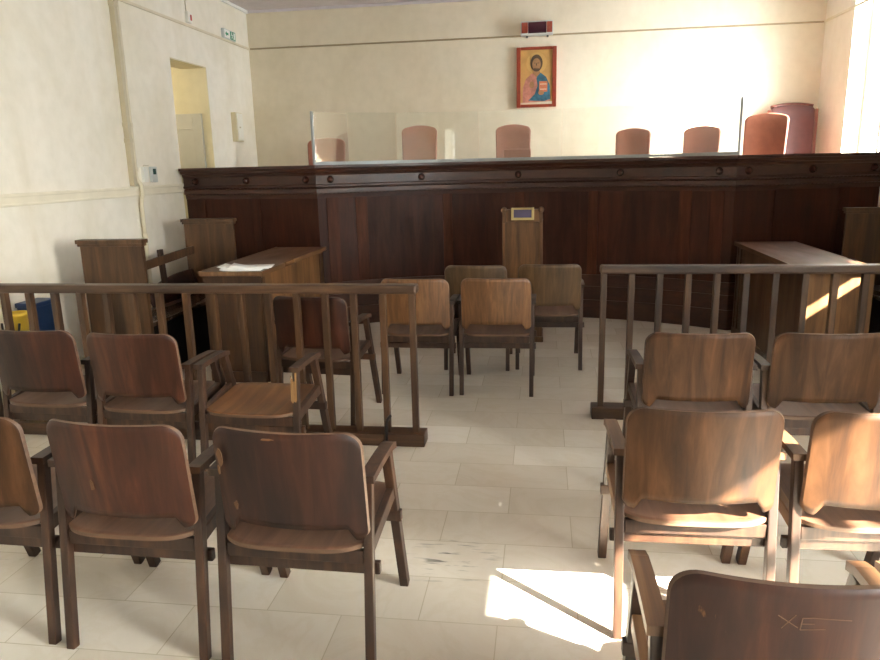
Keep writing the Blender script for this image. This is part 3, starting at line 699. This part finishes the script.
# ------------------------------------------------------------------ desks
def desk(x0, x1, y0, y1, z, label, inner):
    cx = (x0 + x1) / 2
    t = thing('court_desk', label, 'desk', (cx, y0, 0), 0, 'side desks beside the aisle'); L = y1 - y0; hw = (x1 - x0) / 2
    MB().box((-hw, 0, z - .035), (hw, L, z), .005).build('tabletop', M['desk_top'], t)
    e = MB()
    for lo, hi in (((-hw - .004, -.004, z - .03), (hw + .004, .012, z + .002)), ((-hw - .004, -.004, z - .03), (-hw + .010, L, z + .002)), ((hw - .010, -.004, z - .03), (hw + .004, L, z + .002))): e.box(lo, hi, .003)
    e.build('edge_strip', M['desk_edge'], t)
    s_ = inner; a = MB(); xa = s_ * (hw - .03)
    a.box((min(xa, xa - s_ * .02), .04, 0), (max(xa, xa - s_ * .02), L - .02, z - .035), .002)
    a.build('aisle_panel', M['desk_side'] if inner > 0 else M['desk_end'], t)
    b = MB()
    for xq in (.0, L - .1): b.box((min(xa, xa + s_ * .012), .04 + xq * .94, .08), (max(xa, xa + s_ * .012), .10 + xq * .94, z - .05), .002)
    b.box((min(xa, xa + s_ * .016), .04, 0), (max(xa, xa + s_ * .016), L - .02, .09), .003)
    b.build('aisle_moulding', M['desk_end'], t)
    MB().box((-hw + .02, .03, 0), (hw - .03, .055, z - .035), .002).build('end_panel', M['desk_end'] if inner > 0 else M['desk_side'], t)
    MB().box((-hw + .02, .012, 0), (hw - .03, .034, .085), .003).build('end_plinth', M['desk_end'], t)
    MB().box((-hw + .02, L - .05, 0), (hw - .03, L - .02, z - .035), .002).build('far_panel', M['desk_end'], t)
    return t
desk(-2.54, -2.045, 4.995, 6.62, .86, 'brown wooden desk on the left with white papers on it', 1)
desk(1.725, 2.235, 5.06, 6.78, .86, 'brown wooden desk on the right behind the right railing', -1)
pp = MB()
def sheet(cx, cy, ang, z, curl):
    ca, sa = math.cos(ang), math.sin(ang)
    def P(u, v):
        x, y = (u - .5) * .31, (v - .5) * .215
        return (cx + x * ca - y * sa, cy + x * sa + y * ca, z + curl * max(0, .4 - u) ** 2), (0, 0, 1)
    pp.shell(P, 10, 3, .0012)
for k in range(5): sheet(-2.235 + .012 * k * (-1) ** k, 5.125 + .012 * k, rad(6 + 7 * (k % 3)), .8632 + .0028 * k, .05 + .02 * k)
tag(pp.build('paper_stack', M['paper']), 'loose stack of white papers on the near end of left desk', 'papers')

# ------------------------------------------------------------------ pews
def pew(name, label, sx, xw, xa, y0, y1, z0, z1):
    t = thing(name, label, 'pew', (xw, y0, 0), 0, 'wooden pews along the side walls'); wdt = abs(xa - xw); L = y1 - y0
    X = lambda d_: sx * d_
    def bx(mb, a, b_, bev=.004): mb.box((min(a[0], b_[0]), a[1], a[2]), (max(a[0], b_[0]), b_[1], b_[2]), bev); return mb
    for yy, zz in ((0, z0), (L, z1)):
        e = bx(MB(), (X(.02), yy - .02, 0), (X(wdt - .02), yy + .02, zz - .045)).build('end_panel', M['pew_wood'], t)
        c = MB(); bx(c, (X(.008), yy - .032, zz - .05), (X(wdt - .008), yy + .032, zz - .028)); bx(c, (X(0), yy - .042, zz - .03), (X(wdt), yy + .042, zz)); c.build('cap', M['pew_wood'], e)
    b = MB(); b.bar((X(.09), .02, .80), (X(.09), L - .02, .86), .075, .022, .004, side=(0, 0, 1)); b.build('back_rail', M['pew_wood'], t)
    MB().bar((X(.10), L * .5 + .2, .40), (X(.075), L * .5 + .2, .93), .03, .06, .004).build('back_post', M['frame_dark'], t)
    def bp(u, v):
        y = .72 + u * (L - .75); top = .60 + .08 * math.sin(min(1, u * 1.3) * math.pi / 2); z = .46 + (top - .46) * v
        return (X(.12 - .06 * v), y, z), (1, 0, 0)
    MB().shell(bp, 16, 4, .016).build('back_board', M['back_dark'], t)
    def sp_(u, v):
        y = .02 + u * (L - .04); x = .10 + v * (wdt - .16)
        return (X(x), y, .455 - .015 * math.sin(v * math.pi)), (0, 0, 1)
    MB().shell(sp_, 10, 10, .022).build('seat', M['pew_seat'], t)
    bx(MB(), (X(wdt - .13), .02, 0), (X(wdt - .11), L - .02, .43)).build('seat_shade_board', M['under_seat_shade'], t)  # near-black board stands in for the shadow under the seat
    return t
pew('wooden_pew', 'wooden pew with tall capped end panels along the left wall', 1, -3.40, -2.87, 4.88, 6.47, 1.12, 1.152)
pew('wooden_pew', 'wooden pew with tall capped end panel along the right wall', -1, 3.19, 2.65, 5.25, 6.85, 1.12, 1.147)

# ------------------------------------------------------------------ lectern
lc = thing('lectern', 'narrow wooden lectern with gilt framed panel before the judges bench', 'lectern', (-.172, 6.42, 0))
MB().box((-.162, 0, .05), (.162, .022, 1.09), .004).build('front_panel', M['brass_wood'], lc)
for s_ in (-1, 1):
    sd = MB().box((s_ * .166 - .012, -.006, .05), (s_ * .166 + .012, .30, 1.10), .003).build('side_panel', M['brass_wood'], lc)
    k = MB(); k.lathe([(.012, -.02), (.026, -.012), (.026, .012), (.012, .02)], (s_ * .162, -.012, 1.195), '-y', 14); k.bar((s_ * .162, .0, 1.08), (s_ * .162, .0, 1.19), .03, .03, .004); k.build('scroll_bracket', M['brass_wood'], sd)
MB().box((-.15, .002, 1.09), (.15, .03, 1.20), .003).build('top_board', M['brass_wood'], lc)
f = MB()
for lo, hi in (((-.10, -.03, 1.108), (-.078, .0, 1.214)), ((.078, -.03, 1.108), (.10, .0, 1.214)), ((-.078, -.03, 1.108), (.078, .0, 1.128)), ((-.078, -.03, 1.198), (.078, .0, 1.214))): f.box(lo, hi, .003)
g = f.build('gilt_frame', M['gold'], lc)
MB().box((-.078, -.014, 1.128), (.078, -.004, 1.198)).build('framed_cloth', M['purple'], g)
MB().box((-.19, -.03, 0), (.19, .33, .05), .006).build('base', M['brass_wood'], lc)
MB().box((-.16, .03, 1.06), (.16, .30, 1.09), .004).build('shelf', M['brass_wood'], lc)

# ------------------------------------------------------------------ bin and bucket by the left wall
bn = thing('plastic_bin', 'blue plastic bin standing against the left wall behind the railing', 'bin', (XL + .10, 4.73, 0))
def tub(mb, w0, d0, w1, d1, h, th=.012):
    b = bmesh.new(); rings = []
    for (w_, d_, z) in ((w0, d0, 0), (w1, d1, h), (w1 - th * 2, d1 - th * 2, h), (w0 - th * 2, d0 - th * 2, th)):
        rings.append([b.verts.new((sx * w_ / 2, sy * d_ / 2, z)) for sx, sy in ((-1, -1), (1, -1), (1, 1), (-1, 1))])
    for i in range(3):
        for k in range(4): b.faces.new((rings[i][k], rings[i][(k + 1) % 4], rings[i + 1][(k + 1) % 4], rings[i + 1][k]))
    b.faces.new(rings[0][::-1]); b.faces.new(rings[3])
    bmesh.ops.recalc_face_normals(b, faces=b.faces[:]); bmesh.ops.bevel(b, geom=b.edges[:], offset=.005, segments=2, affect='EDGES')
    mb._merge(b); return mb
tub(MB(), .12, .19, .15, .23, .66).build('body', M['blue'], bn)
MB().box((-.082, -.122, .655), (.082, .122, .69), .008).build('lid', M['blue'], bn)
yb_ = thing('plastic_bucket', 'tapered yellow plastic bucket beside the blue bin', 'bucket', (XL + .10, 4.52, 0))
k = MB(); k.lathe([(.04, 0), (.068, .62), (.075, .62), (.075, .645), (.06, .645), (.04, .02)], (0, 0, 0), 'z', 24); k.build('body', M['yellow_pl'], yb_)
MB().tube([(-.0 + .068 * math.cos(a), -.074 - .02 * math.sin(a), .58 - .13 * math.sin(a)) for a in [math.pi * q / 10 for q in range(11)]], .008, 8).build('handle', M['black'], yb_)

# ------------------------------------------------------------------ light
SKY, GLOW = 25.0, 106.0       # hazy sky, brighter round the sun
wd = bpy.data.worlds.new('sky'); S.world = wd; wd.use_nodes = True
SUN_EL = rad(31); dirv = Vector((-.81 * math.cos(SUN_EL), .586 * math.cos(SUN_EL), -math.sin(SUN_EL))).normalized()
nt = wd.node_tree; bg = nt.nodes['Background']; L = nt.links.new
tc = N(nt, 'ShaderNodeTexCoord'); dp = N(nt, 'ShaderNodeVectorMath', operation='DOT_PRODUCT'); dp.inputs[1].default_value = Vector((-dirv.x, -dirv.y, .25)).normalized()
L(tc.outputs['Generated'], dp.inputs[0])
mx_ = N(nt, 'ShaderNodeMath', operation='MAXIMUM'); mx_.inputs[1].default_value = 0; L(dp.outputs['Value'], mx_.inputs[0])
pw_ = N(nt, 'ShaderNodeMath', operation='POWER'); pw_.inputs[1].default_value = 9; L(mx_.outputs[0], pw_.inputs[0])
mc_ = mixc(nt); mc_.inputs[6].default_value = (.80, .90, 1.0, 1); mc_.inputs[7].default_value = (1.0, .95, .86, 1); L(pw_.outputs[0], mc_.inputs[0]); L(mc_.outputs[2], bg.inputs[0])
st_ = N(nt, 'ShaderNodeMath', operation='MULTIPLY_ADD'); st_.inputs[1].default_value = GLOW; st_.inputs[2].default_value = SKY; L(pw_.outputs[0], st_.inputs[0]); L(st_.outputs[0], bg.inputs[1])
sun = bpy.data.lights.new('sun', 'SUN'); sun.energy = 140; sun.angle = rad(.6); sun.color = (1, .92, .80)
so = bpy.data.objects.new('sun', sun); COL.objects.link(so)
so.rotation_euler = dirv.to_track_quat('-Z', 'Y').to_euler(); so.location = (9, -4, 6)
pl_ = bpy.data.lights.new('passage_lamp', 'POINT'); pl_.energy = 13; pl_.shadow_soft_size = .12; pl_.color = (1, .97, .9)
po = bpy.data.objects.new('passage_lamp', pl_); COL.objects.link(po); po.location = (XL - .9, DY0 - .1, 2.55)

# ------------------------------------------------------------------ camera
pit, yaw, rol = rad(13.0196), rad(8.2713), rad(-1.3394)
fw = Vector((-math.sin(yaw) * math.cos(pit), math.cos(yaw) * math.cos(pit), -math.sin(pit)))
rt = Vector((math.cos(yaw), math.sin(yaw), 0)); up = rt.cross(fw)
r2 = rt * math.cos(rol) + up * math.sin(rol); u2 = up * math.cos(rol) - rt * math.sin(rol)
cam = bpy.data.cameras.new('camera'); cam.sensor_width = 36; cam.lens = 715 * 36 / 880; cam.clip_start = .05
co = bpy.data.objects.new('camera', cam); COL.objects.link(co)
mw = Matrix((r2, u2, -fw)).transposed().to_4x4(); mw.translation = (0, 0, 1.6); co.matrix_world = mw
S.camera = co
S.view_settings.view_transform = 'Standard'; S.view_settings.look = 'None'; S.view_settings.gamma = 1; S.view_settings.use_curve_mapping = False
S.view_settings.exposure = 0.2
S.cycles.use_denoising = True
S.cycles.max_bounces = 10; S.cycles.diffuse_bounces = 6; S.cycles.transparent_max_bounces = 12; S.cycles.sample_clamp_indirect = 8; S.cycles.caustics_reflective = False; S.cycles.caustics_refractive = False
